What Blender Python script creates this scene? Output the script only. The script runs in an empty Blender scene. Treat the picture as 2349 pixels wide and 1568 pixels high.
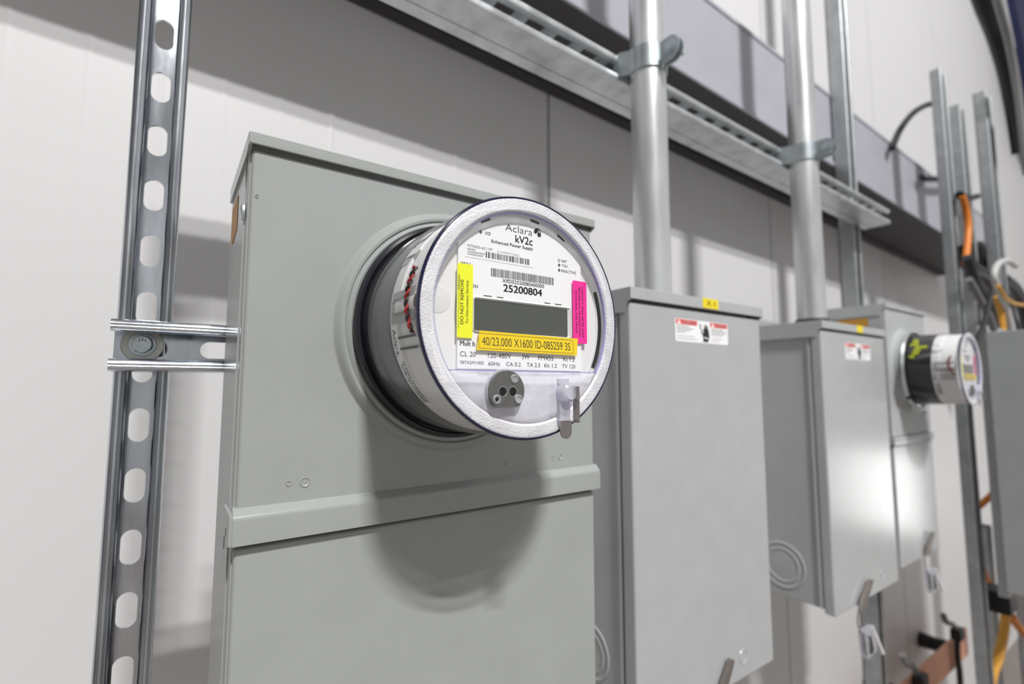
import bpy, bmesh, math, random
from mathutils import Vector, Matrix
random.seed(7)
SC = bpy.context.scene
COL = SC.collection
PI = math.pi

# ---------------------------------------------------------------- camera
cam_d = bpy.data.cameras.new('camera'); cam = bpy.data.objects.new('camera', cam_d); COL.objects.link(cam)
_r = Vector((0.8231073, -0.5678852, 0.0008504)); _u = Vector((-0.0502340, -0.0713186, 0.9961878)); _f = Vector((0.5656597, 0.8200122, 0.0872300))
M = Matrix.Identity(4)
for i in range(3):
    M[i][0] = _r[i]; M[i][1] = _u[i]; M[i][2] = -_f[i]
M.translation = Vector((0.019745, 0.0, 1.453557))
cam.matrix_world = M
cam_d.sensor_width = 36.0; cam_d.lens = 17.40835; cam_d.clip_start = 0.02; cam_d.clip_end = 60
cam_d.dof.use_dof = True; cam_d.dof.focus_distance = 0.335; cam_d.dof.aperture_fstop = 4.4
SC.camera = cam

# ---------------------------------------------------------------- world, lights, exposure
SC.view_settings.view_transform = 'Standard'; SC.view_settings.look = 'None'
SC.view_settings.exposure = 0.0; SC.view_settings.gamma = 1.0; SC.view_settings.use_curve_mapping = False
w = bpy.data.worlds.new('hall_light'); SC.world = w; w.use_nodes = True
nt = w.node_tree; nt.nodes.clear()
wo = nt.nodes.new('ShaderNodeOutputWorld'); bg = nt.nodes.new('ShaderNodeBackground'); tc = nt.nodes.new('ShaderNodeTexCoord')
sx = nt.nodes.new('ShaderNodeSeparateXYZ'); rp = nt.nodes.new('ShaderNodeValToRGB'); mp = nt.nodes.new('ShaderNodeMapRange')
mp.inputs['From Min'].default_value = -1; mp.inputs['From Max'].default_value = 1
nt.links.new(tc.outputs['Generated'], sx.inputs[0]); nt.links.new(sx.outputs['Z'], mp.inputs['Value']); nt.links.new(mp.outputs[0], rp.inputs[0])
e = rp.color_ramp.elements
e[0].position = 0.0; e[0].color = (.12, .115, .11, 1); e[1].position = 1.0; e[1].color = (.10, .10, .105, 1)
for p_, c_ in ((.46, (.17, .165, .16, 1)), (.525, (.20, .20, .20, 1)), (.57, (.80, .82, .86, 1)), (.69, (.80, .82, .86, 1)), (.74, (.20, .20, .205, 1))):
    x_ = e.new(p_); x_.color = c_
dt = nt.nodes.new('ShaderNodeVectorMath'); dt.operation = 'DOT_PRODUCT'; dt.inputs[1].default_value = (.72, -.694, 0); nt.links.new(tc.outputs['Generated'], dt.inputs[0])
mq = nt.nodes.new('ShaderNodeMapRange'); mq.inputs['From Min'].default_value = -.72; mq.inputs['From Max'].default_value = 1; mq.inputs['To Min'].default_value = .11; mq.inputs['To Max'].default_value = .66
nt.links.new(dt.outputs['Value'], mq.inputs['Value']); nt.links.new(mq.outputs[0], bg.inputs[1]); nt.links.new(bg.outputs[0], wo.inputs[0])

def area(name, loc, target, sx_, sy_, power, color=(1, 1, 1)):
    d = bpy.data.lights.new(name, 'AREA'); d.shape = 'RECTANGLE'; d.size = sx_; d.size_y = sy_; d.energy = power; d.color = color
    o = bpy.data.objects.new(name, d); COL.objects.link(o)
    o.location = loc
    o.rotation_euler = (Vector(target) - Vector(loc)).to_track_quat('-Z', 'Y').to_euler()
    return o
T0 = Vector((0.35, 0.55, 1.6))
area('ceiling_light_near', T0 + 4.6 * Vector((-.14, -1, 1.25)), T0, 0.7, 0.08, 320, (1, .99, .985))
area('ceiling_light_far', T0 + 4.6 * Vector((-.14, -1, 1.15)), T0, 0.7, 0.08, 270, (1, .99, .985))
area('doorway_daylight', (5.2, -.80, 0.56), (1.1, 0.4, 1.2), 0.85, 0.65, 8.5, (1, .98, .97))

# ---------------------------------------------------------------- materials
def mat(name, col, rough=.5, metal=0.0, spec=.5, noise=0.0, nscale=60, bump=0.0, bscale=400, coat=0.0, stretch=None, alpha=1.0, rnoise=0.0):
    m = bpy.data.materials.new(name); m.use_nodes = True
    n = m.node_tree.nodes; l = m.node_tree.links; b = n['Principled BSDF']
    b.inputs['Base Color'].default_value = (*col, 1); b.inputs['Roughness'].default_value = rough; b.inputs['Metallic'].default_value = metal
    b.inputs['Specular IOR Level'].default_value = spec; b.inputs['Coat Weight'].default_value = coat; b.inputs['Coat Roughness'].default_value = .08
    b.inputs['Alpha'].default_value = alpha
    t = n.new('ShaderNodeTexCoord'); mpn = n.new('ShaderNodeMapping'); l.new(t.outputs['Object'], mpn.inputs[0])
    if stretch: mpn.inputs['Scale'].default_value = stretch
    if noise or rnoise:
        nz = n.new('ShaderNodeTexNoise'); nz.inputs['Scale'].default_value = nscale; nz.inputs['Detail'].default_value = 5
        l.new(mpn.outputs[0], nz.inputs['Vector'])
        if noise:
            cr = n.new('ShaderNodeValToRGB')
            cr.color_ramp.elements[0].position = .3; cr.color_ramp.elements[1].position = .7
            cr.color_ramp.elements[0].color = (*[max(0, c * (1 - noise)) for c in col], 1); cr.color_ramp.elements[1].color = (*[min(1, c * (1 + noise)) for c in col], 1)
            l.new(nz.outputs['Fac'], cr.inputs[0]); l.new(cr.outputs[0], b.inputs['Base Color'])
        if rnoise:
            mr = n.new('ShaderNodeMapRange'); mr.inputs['To Min'].default_value = max(.02, rough - rnoise); mr.inputs['To Max'].default_value = rough + rnoise
            mr.inputs['From Min'].default_value = .3; mr.inputs['From Max'].default_value = .7
            l.new(nz.outputs['Fac'], mr.inputs['Value']); l.new(mr.outputs[0], b.inputs['Roughness'])
    if bump:
        n2 = n.new('ShaderNodeTexNoise'); n2.inputs['Scale'].default_value = bscale; n2.inputs['Detail'].default_value = 3
        l.new(mpn.outputs[0], n2.inputs['Vector'])
        bp = n.new('ShaderNodeBump'); bp.inputs['Strength'].default_value = bump; bp.inputs['Distance'].default_value = .0006
        l.new(n2.outputs['Fac'], bp.inputs['Height']); l.new(bp.outputs[0], b.inputs['Normal'])
    return m

def clear(name, tint, gloss=.05, amount=.12, rough_mix=0.0, frost_col=(.9, .9, .95), bump=0.0, bscale=900):
    """thin clear or frosted plastic sheet: see-through, a Fresnel sheen, and a share of milky diffuse"""
    m = bpy.data.materials.new(name); m.use_nodes = True
    n = m.node_tree.nodes; l = m.node_tree.links; n.clear()
    out = n.new('ShaderNodeOutputMaterial'); tr = n.new('ShaderNodeBsdfTransparent'); tr.inputs[0].default_value = (*tint, 1)
    gl = n.new('ShaderNodeBsdfGlossy'); gl.inputs['Roughness'].default_value = gloss; gl.inputs[0].default_value = (1, 1, 1, 1)
    lw = n.new('ShaderNodeLayerWeight'); lw.inputs['Blend'].default_value = .5
    pw = n.new('ShaderNodeMath'); pw.operation = 'POWER'; pw.inputs[1].default_value = 4.0; l.new(lw.outputs['Facing'], pw.inputs[0])
    fr = n.new('ShaderNodeMapRange'); fr.inputs['To Min'].default_value = amount * .3; fr.inputs['To Max'].default_value = .75; l.new(pw.outputs[0], fr.inputs['Value'])
    mx = n.new('ShaderNodeMixShader'); l.new(fr.outputs[0], mx.inputs[0]); l.new(tr.outputs[0], mx.inputs[1]); l.new(gl.outputs[0], mx.inputs[2])
    last = mx
    if rough_mix:
        df = n.new('ShaderNodeBsdfPrincipled'); df.inputs['Base Color'].default_value = (*frost_col, 1); df.inputs['Roughness'].default_value = .3
        m2 = n.new('ShaderNodeMixShader')
        nz = n.new('ShaderNodeTexNoise'); nz.inputs['Scale'].default_value = 110; nz.inputs['Detail'].default_value = 2
        t = n.new('ShaderNodeTexCoord'); l.new(t.outputs['Object'], nz.inputs['Vector'])
        mr = n.new('ShaderNodeMapRange'); mr.inputs['From Min'].default_value = .3; mr.inputs['From Max'].default_value = .7
        mr.inputs['To Min'].default_value = rough_mix - .12; mr.inputs['To Max'].default_value = min(1, rough_mix + .08)
        l.new(nz.outputs['Fac'], mr.inputs['Value']); l.new(mr.outputs[0], m2.inputs[0])
        l.new(mx.outputs[0], m2.inputs[1]); l.new(df.outputs[0], m2.inputs[2])
        if bump:
            n2 = n.new('ShaderNodeTexNoise'); n2.inputs['Scale'].default_value = bscale; n2.inputs['Detail'].default_value = 2
            l.new(t.outputs['Object'], n2.inputs['Vector'])
            bp = n.new('ShaderNodeBump'); bp.inputs['Strength'].default_value = bump; bp.inputs['Distance'].default_value = .0006
            l.new(n2.outputs['Fac'], bp.inputs['Height']); l.new(bp.outputs[0], df.inputs['Normal']); l.new(bp.outputs[0], gl.inputs['Normal'])
        last = m2
    l.new(last.outputs[0], out.inputs[0])
    return m

PAINT = mat('grey_enamel', (.365, .385, .37), .20, spec=.5, noise=.03, nscale=25, bump=.07, bscale=600)
PAINT2 = mat('grey_enamel_lit', (.455, .47, .475), .21, spec=.5, noise=.03, nscale=25, bump=.08, bscale=600)  # same grey enamel, with the brightness of its reflections put into the colour
PAINT_DK = mat('dark_grey_enamel', (.36, .375, .38), .3, spec=.5, noise=.04, nscale=20)
GALV = mat('galvanised_steel', (.60, .62, .63), .36, .75, noise=.16, nscale=35, rnoise=.10)
POSTM = mat('post_zinc', (.46, .48, .49), .42, .95, noise=.12, nscale=30)  # zinc in a darker tone than the channels
GALV_Z = mat('zinc_plated_channel', (.62, .65, .69), .22, 1.0, noise=.20, nscale=40, stretch=(1, 1, .25), rnoise=.12, bump=.06, bscale=300)
CONDUIT = mat('galvanised_conduit', (.66, .67, .675), .34, .62, noise=.13, nscale=26, stretch=(1, 1, .2), rnoise=.08, bump=.05, bscale=120)
STRAP = mat('zinc_strap', (.50, .55, .57), .38, .9, noise=.12, nscale=50)
BOLT = mat('zinc_bolt', (.62, .69, .71), .34, .9, noise=.12, nscale=150)
WASHER = mat('zinc_washer', (.50, .50, .46), .36, 1.0, noise=.15, nscale=110)
WALLM = mat('white_liner_panel', (.70, .694, .694), .42, spec=.4, noise=.012, nscale=3)
SEAM = mat('panel_seam', (.16, .16, .165), .6)
FLOORM = mat('concrete_floor', (.24, .21, .19), .5, noise=.1, nscale=6)
DUCT = mat('grey_wireway_paint', (.42, .42, .47), .4, noise=.03, nscale=14)
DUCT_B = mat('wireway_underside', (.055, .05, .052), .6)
BLACKP = mat('black_plastic', (.006, .006, .007), .45)
BLACKG = mat('black_gasket', (.006, .006, .012), .14, spec=.6)
RUBBER = mat('black_cable_jacket', (.02, .02, .021), .5)
GREYC = mat('grey_cable_jacket', (.18, .18, .18), .45)
LGREYC = mat('pale_cable_jacket', (.55, .55, .54), .5)
ORANGE = mat('orange_cord_jacket', (.75, .22, .02), .45)
AMBER = mat('amber_cord_jacket', (.68, .33, .04), .45)
COPPER = mat('copper_bar', (.72, .36, .23), .45, .3, noise=.12, nscale=20)
BASEM = mat('smoked_meter_base', (.085, .088, .092), .22, spec=.55)
BLACKBASE = mat('black_meter_base', (.012, .012, .013), .25)
MODULE = mat('light_grey_housing', (.86, .855, .845), .45)
MODULE_D = mat('housing_recess_shade', (.42, .415, .41), .55)
FACE = mat('white_faceplate', (.94, .94, .945), .38)
FACE_G = mat('pale_grey_moulding', (.80, .795, .785), .42)
LABELW = mat('white_label_paper', (.95, .95, .955), .5)
INK = mat('black_ink', (.018, .018, .018), .6)
INKG = mat('grey_ink', (.30, .30, .31), .6)
INKM = mat('mid_grey_ink', (.10, .10, .10), .6)
LCD = mat('lcd_glass', (.078, .085, .070), .10, spec=.5)
YELLOW = mat('fluorescent_yellow_sticker', (.92, .95, .02), .5)
AMBERST = mat('amber_sticker', (.96, .70, .008), .45)
PINK = mat('fluorescent_pink_sticker', (.95, .02, .33), .5)
YTAG = mat('yellow_tag', (.90, .72, .02), .5)
ORLAB = mat('orange_side_label', (.62, .30, .045), .5)
RED = mat('danger_red', (.80, .05, .035), .5)
STEELP = mat('brushed_port_plate', (.24, .235, .22), .42, .85, noise=.08, nscale=200)
BLADE = mat('lever_blade', (.38, .35, .33), .35, .9)
NAVY = mat('cover_edge_refraction', (.008, .01, .045), .12, spec=.6)
LAV = mat('cover_step_line', (.34, .34, .58), .3)
WHITEW = mat('battery_sleeve', (.92, .91, .90), .4)
REDW = mat('red_wire', (.42, .03, .025), .45)
BLKW = mat('black_wire', (.03, .025, .025), .45)
PEBBLE = clear('frosted_cover_ring', (.95, .95, .98), .15, .15, .80, (.86, .855, .885), bump=1.0, bscale=900)
FROST = clear('frosted_lower_window', (.90, .90, .96), .2, .15, .62, (.82, .81, .89), bump=.25, bscale=420)
GLASS = clear('clear_cover', (.985, .985, .99), .04, .10)
SMOKE = clear('clear_cover_side', (.97, .97, .975), .08, .10)
TABM = clear('clear_tab', (.88, .88, .95), .06, .15, .45, (.72, .72, .76))
GREENM = mat('yellow_green_print', (.40, .45, .02), .5)
BROWNM = mat('hasp_steel', (.30, .27, .25), .4, .7)
DARKF = mat('dark_hub_and_gap_shade', (.05, .055, .058), .4, .5)
NAVYB = mat('navy_cloth', (.008, .012, .06), .7)

# ---------------------------------------------------------------- mesh builder
class MB:
    def __init__(s): s.v = []; s.f = []; s.m = []; s.mats = []; s.cur = 0
    def use(s, m):
        if m not in s.mats: s.mats.append(m)
        s.cur = s.mats.index(m); return s
    def add(s, vs, fs):
        o = len(s.v); s.v += [tuple(p) for p in vs]
        for f in fs: s.f.append([i + o for i in f]); s.m.append(s.cur)
        return s
    def quad(s, a, b, c, d): return s.add([a, b, c, d], [(0, 1, 2, 3)])
    def bm(s, bm_):
        bm_.verts.index_update()
        s.add([v.co[:] for v in bm_.verts], [[v.index for v in f.verts] for f in bm_.faces]); bm_.free(); return s
    def box(s, x0, x1, y0, y1, z0, z1, r=0.0, seg=2):
        b = bmesh.new(); bmesh.ops.create_cube(b, size=1.0)
        for v in b.verts: v.co = Vector(((x0 + x1) / 2 + v.co.x * (x1 - x0), (y0 + y1) / 2 + v.co.y * (y1 - y0), (z0 + z1) / 2 + v.co.z * (z1 - z0)))
        if r: bmesh.ops.bevel(b, geom=b.edges[:], offset=r, segments=seg, profile=.5, affect='EDGES')
        return s.bm(b)
    def loft(s, rings, close=True, cap=True):
        n = len(rings[0]); vs = [p for r in rings for p in r]; fs = []
        for i in range(len(rings) - 1):
            for j in range(n if close else n - 1):
                k = (j + 1) % n; fs.append((i * n + j, i * n + k, (i + 1) * n + k, (i + 1) * n + j))
        if cap and close: fs.append(tuple(range(n))[::-1]); fs.append(tuple((len(rings) - 1) * n + j for j in range(n)))
        return s.add(vs, fs)
    def prism(s, pts, f0, f1):
        """pts 2D polygon; f0, f1 map a 2D point to the two end positions"""
        return s.loft([[f0(p) for p in pts], [f1(p) for p in pts]])
    def lathe(s, prof, cx=0, cz=0, seg=96, a0=0, a1=2 * PI):
        """prof (radius, y) turned about an axis along Y"""
        full = abs(a1 - a0) > 2 * PI - 1e-6; n = seg if full else seg + 1
        rings = [[(cx + r * math.cos(a0 + (a1 - a0) * j / seg), y, cz + r * math.sin(a0 + (a1 - a0) * j / seg)) for j in range(n)] for r, y in prof]
        return s.loft(rings, close=full, cap=False)
    def lathez(s, prof, cx, cy, seg=48, a0=0, a1=2 * PI):
        full = abs(a1 - a0) > 2 * PI - 1e-6; n = seg if full else seg + 1
        rings = [[(cx + r * math.cos(a0 + (a1 - a0) * j / seg), cy + r * math.sin(a0 + (a1 - a0) * j / seg), z) for j in range(n)] for r, z in prof]
        return s.loft(rings, close=full, cap=False)
    def disc(s, cx, cz, r, y, seg=32, sx=1.0):
        return s.add([(cx + sx * r * math.cos(2 * PI * j / seg), y, cz + r * math.sin(2 * PI * j / seg)) for j in range(seg)], [tuple(range(seg))])
    def annulus(s, cx, cz, r0, r1, y, seg=32, a0=0, a1=2 * PI): return s.lathe([(r1, y), (r0, y)], cx, cz, seg, a0, a1)
    def tube(s, pts, r, seg=10, cap=True):
        pts = [Vector(p) for p in pts]; rings = []; up = None
        for i, p in enumerate(pts):
            t = (pts[min(i + 1, len(pts) - 1)] - pts[max(i - 1, 0)]).normalized()
            if up is None: up = t.orthogonal().normalized()
            up = (up - t * up.dot(t)).normalized(); bn = t.cross(up)
            rr = r[i] if isinstance(r, (list, tuple)) else r
            rings.append([p + rr * (math.cos(2 * PI * j / seg) * up + math.sin(2 * PI * j / seg) * bn) for j in range(seg)])
        return s.loft(rings, True, cap)
    def rrect(s, u0, u1, v0, v1, r, y, seg=5, place=None):
        pts = []
        for cx, cz, a in ((u1 - r, v1 - r, 0), (u0 + r, v1 - r, 90), (u0 + r, v0 + r, 180), (u1 - r, v0 + r, 270)):
            for k in range(seg + 1):
                t = math.radians(a + 90 * k / seg); pts.append((cx + r * math.cos(t), cz + r * math.sin(t)))
        return s.poly(pts, y, place)
    def poly(s, pts, y, place=None):
        P = [(u, y, v) for u, v in pts] if place is None else [place(u, v) for u, v in pts]
        return s.add(P, [tuple(range(len(P)))])
    def slab(s, pts, y0, y1):
        """2D outline in XZ with thickness y0 (front) to y1"""
        return s.loft([[(u, y0, v) for u, v in pts], [(u, y1, v) for u, v in pts]])
    def text(s, txt, u0, u1, v, cap, y=0, bold=0.0, place=None, shear=0.0):
        c = bpy.data.curves.new('t', 'FONT'); c.body = txt; c.size = 1; c.offset = min(bold, 0); c.resolution_u = 4; c.shear = shear
        o = bpy.data.objects.new('t', c)
        me = bpy.data.meshes.new_from_object(o)
        c2 = bpy.data.curves.new('t2', 'FONT'); c2.body = 'H'; c2.size = 1; c2.resolution_u = 2
        o2 = bpy.data.objects.new('t2', c2); mh = bpy.data.meshes.new_from_object(o2)
        H = max(q.co.y for q in mh.vertices); xs = [q.co.x for q in me.vertices]; x0, x1 = min(xs), max(xs)
        kx = (u1 - u0) / (x1 - x0); kz = cap / H
        P = [(u0 + (q.co.x - x0) * kx, v + q.co.y * kz) for q in me.vertices]
        for db in ((0,) if not bold or bold < 0 else (-bold * cap / H, bold * cap / H)):
            P3 = [(a + db, y, b) for a, b in P] if place is None else [place(a + db, b) for a, b in P]
            s.add(P3, [list(p.vertices) for p in me.polygons])
        for a in (o, o2): bpy.data.objects.remove(a)
        for a in (c, c2): bpy.data.curves.remove(a)
        for a in (me, mh): bpy.data.meshes.remove(a)
        return s
    def build(s, name, parent=None, loc=(0, 0, 0), smooth=35, flip=True):
        me = bpy.data.meshes.new(name); me.from_pydata(s.v, [], s.f)
        for m in s.mats: me.materials.append(m)
        for i, p in enumerate(me.polygons): p.material_index = s.m[i]
        me.update()
        if smooth:
            for p in me.polygons: p.use_smooth = True
            me.set_sharp_from_angle(angle=math.radians(smooth))
        o = bpy.data.objects.new(name, me); COL.objects.link(o); o.location = loc
        if smooth:
            wn = o.modifiers.new('weighted_normal', 'WEIGHTED_NORMAL'); wn.weight = 100; wn.keep_sharp = True
        if parent: o.parent = parent
        return o

def tag(o, label, cat, group=None):
    o['label'] = label; o['category'] = cat
    if group: o['group'] = group
    return o
def thing(name, label, cat, loc=(0, 0, 0), group=None):
    o = bpy.data.objects.new(name, None); o.empty_display_size = .02; COL.objects.link(o); o.location = loc
    return tag(o, label, cat, group)
def struct(o): o['kind'] = 'structure'; return o
def lab(o, text): o['label'] = text; return o
def copy_tree(o, parent=None):
    c = o.copy(); COL.objects.link(c)
    if parent is not None: c.parent = parent
    for ch in list(o.children): copy_tree(ch, c)
    return c
def spline(pts, n=8):
    P = [Vector(p) for p in pts]; P = [P[0] * 2 - P[1]] + P + [P[-1] * 2 - P[-2]]; out = []
    for i in range(1, len(P) - 2):
        for k in range(n):
            t = k / n; a, b, c, d = P[i - 1], P[i], P[i + 1], P[i + 2]
            out.append(.5 * ((2 * b) + (c - a) * t + (2 * a - 5 * b + 4 * c - d) * t * t + (3 * b - a - 3 * c + d) * t ** 3))
    out.append(P[-2]); return out
def cable(name, pts, r, m, label, cat='cable', group=None, n=8):
    b = MB().use(m); b.tube(spline(pts, n), r, 12); return tag(b.build(name), label, cat, group)

# ---------------------------------------------------------------- structure
b = MB().use(WALLM)
WY = .81
xs = [-2.5]
def wall_profile():
    """outline of the liner panel's face along X: shallow ribs, small grooves, a joint every 0.914 m"""
    pts = []; x = -2.6
    joints = [0.675 + .914 * k for k in range(-3, 8)]
    ribs = []
    for j in joints:
        for k in range(1, 12): ribs.append((j + .0762 * k, .0012 if k % 3 else .0025))
    ev = sorted([(j, 'j', 0) for j in joints] + [(x_, 'r', h) for x_, h in ribs])
    pts.append((-2.6, WY))
    for x_, t, h in ev:
        if x_ < -2.5 or x_ > 6.9: continue
        if t == 'j': pts += [(x_ - .0030, WY), (x_ - .0025, WY + .012), (x_ + .0025, WY + .012), (x_ + .0030, WY)]
        else: pts += [(x_ - .006, WY), (x_ - .002, WY - h * .55), (x_ + .002, WY - h * .55), (x_ + .006, WY)]
    pts.append((7.0, WY)); return pts
wp = wall_profile()
b.loft([[(x, y, z) for x, y in wp] for z in (0, 4.2)], close=False)
b.add([(-2.6, WY, 0), (7, WY, 0), (7, WY, 4.2), (-2.6, WY, 4.2), (-2.6, WY + .1, 0), (7, WY + .1, 0), (7, WY + .1, 4.2), (-2.6, WY + .1, 4.2)], [(4, 5, 6, 7), (0, 4, 7, 3), (1, 2, 6, 5), (3, 7, 6, 2), (0, 1, 5, 4)])
struct(b.build('wall_back', smooth=20))
b = MB().use(SEAM)
for k in range(-3, 7):
    b.box(.675 + .914 * k - .0026, .675 + .914 * k + .0026, WY + .004, WY + .012, 0, 4.2)
struct(b.build('trim_1'))
b = MB().use(FLOORM); b.box(-2.6, 7, -7, WY + .1, -.1, 0); struct(b.build('floor'))
b = MB().use(WALLM); b.box(7, 7.1, -7, WY + .1, 0, 4.2); struct(b.build('wall_right'))

# ---------------------------------------------------------------- strut channel
def channel(length, wdt=.0413, dep=.0413, t=.0026, lip=.0095, turn=.0068, slots=None, pitch=.0508, sl=.0286, sw=.0143, off=0.0, z0=0.0, m=GALV_Z):
    """local: length along z, open side towards -y (lips at y=0), web at y=dep"""
    b = MB().use(m); r = .004; hw = wdt / 2
    def flange(sgn):
        cl = [(hw - t / 2, dep)]
        for k in range(6):
            a = PI / 2 * k / 5; cl.append((hw - t / 2 - r + r * math.cos(a), t / 2 + r - r * math.sin(a)))
        for k in range(6):
            a = PI / 2 * k / 5; cl.append((hw - lip + r - r * math.sin(a) + t / 2, t / 2 + r - r * math.cos(a)))
        cl.append((hw - lip + t / 2, turn))
        n = len(cl); L = []; R = []
        for i in range(n):
            p0 = Vector(cl[max(i - 1, 0)]); p1 = Vector(cl[min(i + 1, n - 1)]); d = (p1 - p0).normalized(); nn = Vector((-d.y, d.x)); p = Vector(cl[i])
            L.append(p + nn * t / 2); R.append(p - nn * t / 2)
        poly = [(sgn * p.x, p.y) for p in L + R[::-1]]
        b.prism(poly, lambda p: (p[0], p[1], z0), lambda p: (p[0], p[1], z0 + length))
    flange(1); flange(-1)
    y0, y1 = dep - t, dep
    iw = hw
    if not slots:
        b.box(-iw, iw, y0, y1, z0, z0 + length)
    else:
        edges = [z0] + [(slots[i] + slots[i + 1]) / 2 for i in range(len(slots) - 1)] + [z0 + length]
        for i, zc in enumerate(slots):
            a, c = edges[i], edges[i + 1]; N = 10; hole = []; outer = []
            rr = sw / 2; hs = sl / 2 - rr
            for k in range(N + 1): t_ = PI * k / N; hole.append((off + rr * math.cos(t_), zc + hs + rr * math.sin(t_)))
            for k in range(N + 1): t_ = PI + PI * k / N; hole.append((off + rr * math.cos(t_), zc - hs + rr * math.sin(t_)))
            n = len(hole)
            for k in range(N + 1):
                q = k / N; outer.append((iw - 2 * iw * min(max((q - .25) * 2, 0), 1), c - (c - zc) * (max(.25 - q, 0) * 4 + max(q - .75, 0) * 4)))
            for k in range(N + 1):
                q = k / N; outer.append((-iw + 2 * iw * min(max((q - .25) * 2, 0), 1), a + (zc - a) * (max(.25 - q, 0) * 4 + max(q - .75, 0) * 4)))
            vs = [(u, y0, v) for u, v in hole] + [(u, y0, v) for u, v in outer] + [(u, y1, v) for u, v in hole] + [(u, y1, v) for u, v in outer]
            fs = []
            for k in range(n):
                k2 = (k + 1) % n
                fs += [(k, k2, n + k2, n + k), (2 * n + k, 3 * n + k, 3 * n + k2, 2 * n + k2), (k, 2 * n + k, 2 * n + k2, k2)]
            b.add(vs, fs)
    return b

# left post: slots at z = 1.775 - .0508 k
zs = [1.775 + .0508 * k for k in range(-22, 3)]
sl_ = sorted(z for z in zs)
z_lo, z_hi = sl_[0] - .0254, sl_[-1] + .0254
b = channel(z_hi - z_lo, .0375, .0369, slots=sl_, off=-.001, z0=z_lo)
rd = random.Random(2)
for k in range(70):
    zz = 1.705 - .0029 * k - rd.random() * .0008; hh = .0005 + rd.random() * .0007
    b.box(-.0150, -.0150 + .0012 + rd.random() * .0012, .0341, .0345, zz - hh, zz + hh)
o = b.build('strut_post', loc=(.001, .5016, 0))
tag(o, 'slotted zinc strut post standing at the far left with oval holes up its web', 'strut post')
# stamped marks on the web are part of the post's surface

# short cross channel carrying the meter socket
b = channel(.36, .0390, .0391, slots=[.0035 + .0508 * k for k in range(0, 7)], z0=-.0178, sw=.0143, sl=.0286)
for i, (x, y, z) in enumerate(b.v): b.v[i] = (z, y, -x)
o = b.build('strut_channel', loc=(0, .4625, 1.4834))
tag(o, 'short horizontal strut channel bolted across the left post, behind the big meter box', 'strut channel')

# bolt with washers
t = thing('hex_bolt', 'hex head bolt with washers fixing the short cross channel to the left post', 'bolt', (.0005, .4995, 1.4858))
b = MB().use(WASHER); b.lathe([(.0045, -.0022), (.0138, -.0022), (.0142, -.0016), (.0142, -.0002), (.0045, 0)], seg=48); b.build('washer', t)
b = MB().use(BOLT); b.lathe([(.004, -.0062), (.0088, -.0062), (.0091, -.0056), (.0091, -.0024), (.004, -.0022)], seg=40); b.build('lock_washer', t)
b = MB().use(BOLT)
hexp = [(.0083 * math.cos(PI / 3 * k + .2), .0083 * math.sin(PI / 3 * k + .2)) for k in range(6)]
b.slab(hexp, -.0120, -.006)
b.lathe([(0, -.0134), (.0060, -.0134), (.0070, -.0126), (.0074, -.0119)], seg=36); b.use(INKM)
for a in (.9, 1.5, 2.1):
    b.box(.0034 * math.cos(a) - .0003, .0034 * math.cos(a) + .0003, -.01355, -.0133, .0034 * math.sin(a) - .001, .0034 * math.sin(a) + .001)
b.build('hex_head', t)

# main horizontal strut: two channels back to back, slots along the upper side
def slotted_strip(b, place, u0, u1, w0, w1, centers, sl, sw, th):
    edges = [u0] + [(centers[i] + centers[i + 1]) / 2 for i in range(len(centers) - 1)] + [u1]; wc = (w0 + w1) / 2; iw = (w1 - w0) / 2
    for i, c in enumerate(centers):
        hole = []; outer = []; N = 6; rr = .002
        for cx, cw, a0 in ((c + sl / 2 - rr, wc + sw / 2 - rr, 0), (c - sl / 2 + rr, wc + sw / 2 - rr, 90), (c - sl / 2 + rr, wc - sw / 2 + rr, 180), (c + sl / 2 - rr, wc - sw / 2 + rr, 270)):
            for k in range(N):
                q = math.radians(a0 + 90 * k / (N - 1)); hole.append((cx + rr * math.cos(q), cw + rr * math.sin(q)))
            outer += [{0: (edges[i + 1], w1), 90: (edges[i], w1), 180: (edges[i], w0), 270: (edges[i + 1], w0)}[a0]] * N
        n = len(hole); vs = [place(u, w, 0) for u, w in hole + outer] + [place(u, w, th) for u, w in hole + outer]; fs = []
        for k in range(n):
            k2 = (k + 1) % n
            for o_ in (0, 2 * n):
                if outer[k] == outer[k2]: fs.append((o_ + k, o_ + k2, o_ + n + k))
                else: fs.append((o_ + k, o_ + k2, o_ + n + k2, o_ + n + k))
            fs.append((k, 2 * n + k, 2 * n + k2, k2))
        b.add(vs, fs)
b = MB().use(GALV); X0, X1, HW = -.02, 1.595, .0195
def lipprof(sg):
    t = .0026
    return [(HW * sg, .012), (HW * sg, .003), ((HW - .0008) * sg, .0008), ((HW - .003) * sg, 0), ((HW - .0075) * sg, 0), ((HW - .0095) * sg, .001), ((HW - .0102) * sg, .007), ((HW - .0080) * sg, .007), ((HW - .0072) * sg, .0030), ((HW - t) * sg, .0030), ((HW - t) * sg, .012)]
for sg in (1, -1): b.prism(lipprof(sg), lambda p: (X0, p[1], p[0]), lambda p: (X1, p[1], p[0]))
b.box(X0, X1, .0118, .0413, -HW, -HW + .0026)
slotted_strip(b, lambda u, w, t: (u, w, HW - t), X0, X1, .0118, .0413, [.0055 + .0508 * k for k in range(32)], .0290, .0190, .0026)
b.box(X0, X1, .0390, .0435, -HW + .0006, HW - .0006)
b.box(X0, X1, .0440, .0630, -HW, -HW + .0026); b.box(X0, X1, .0440, .0630, HW - .0026, HW)
o = b.build('strut_rail', loc=(0, .491, 1.9425)); o.rotation_euler = (0, .0225, 0)
tag(o, 'long galvanised strut rail running overhead with the two conduits strapped to it', 'strut rail')

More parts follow.
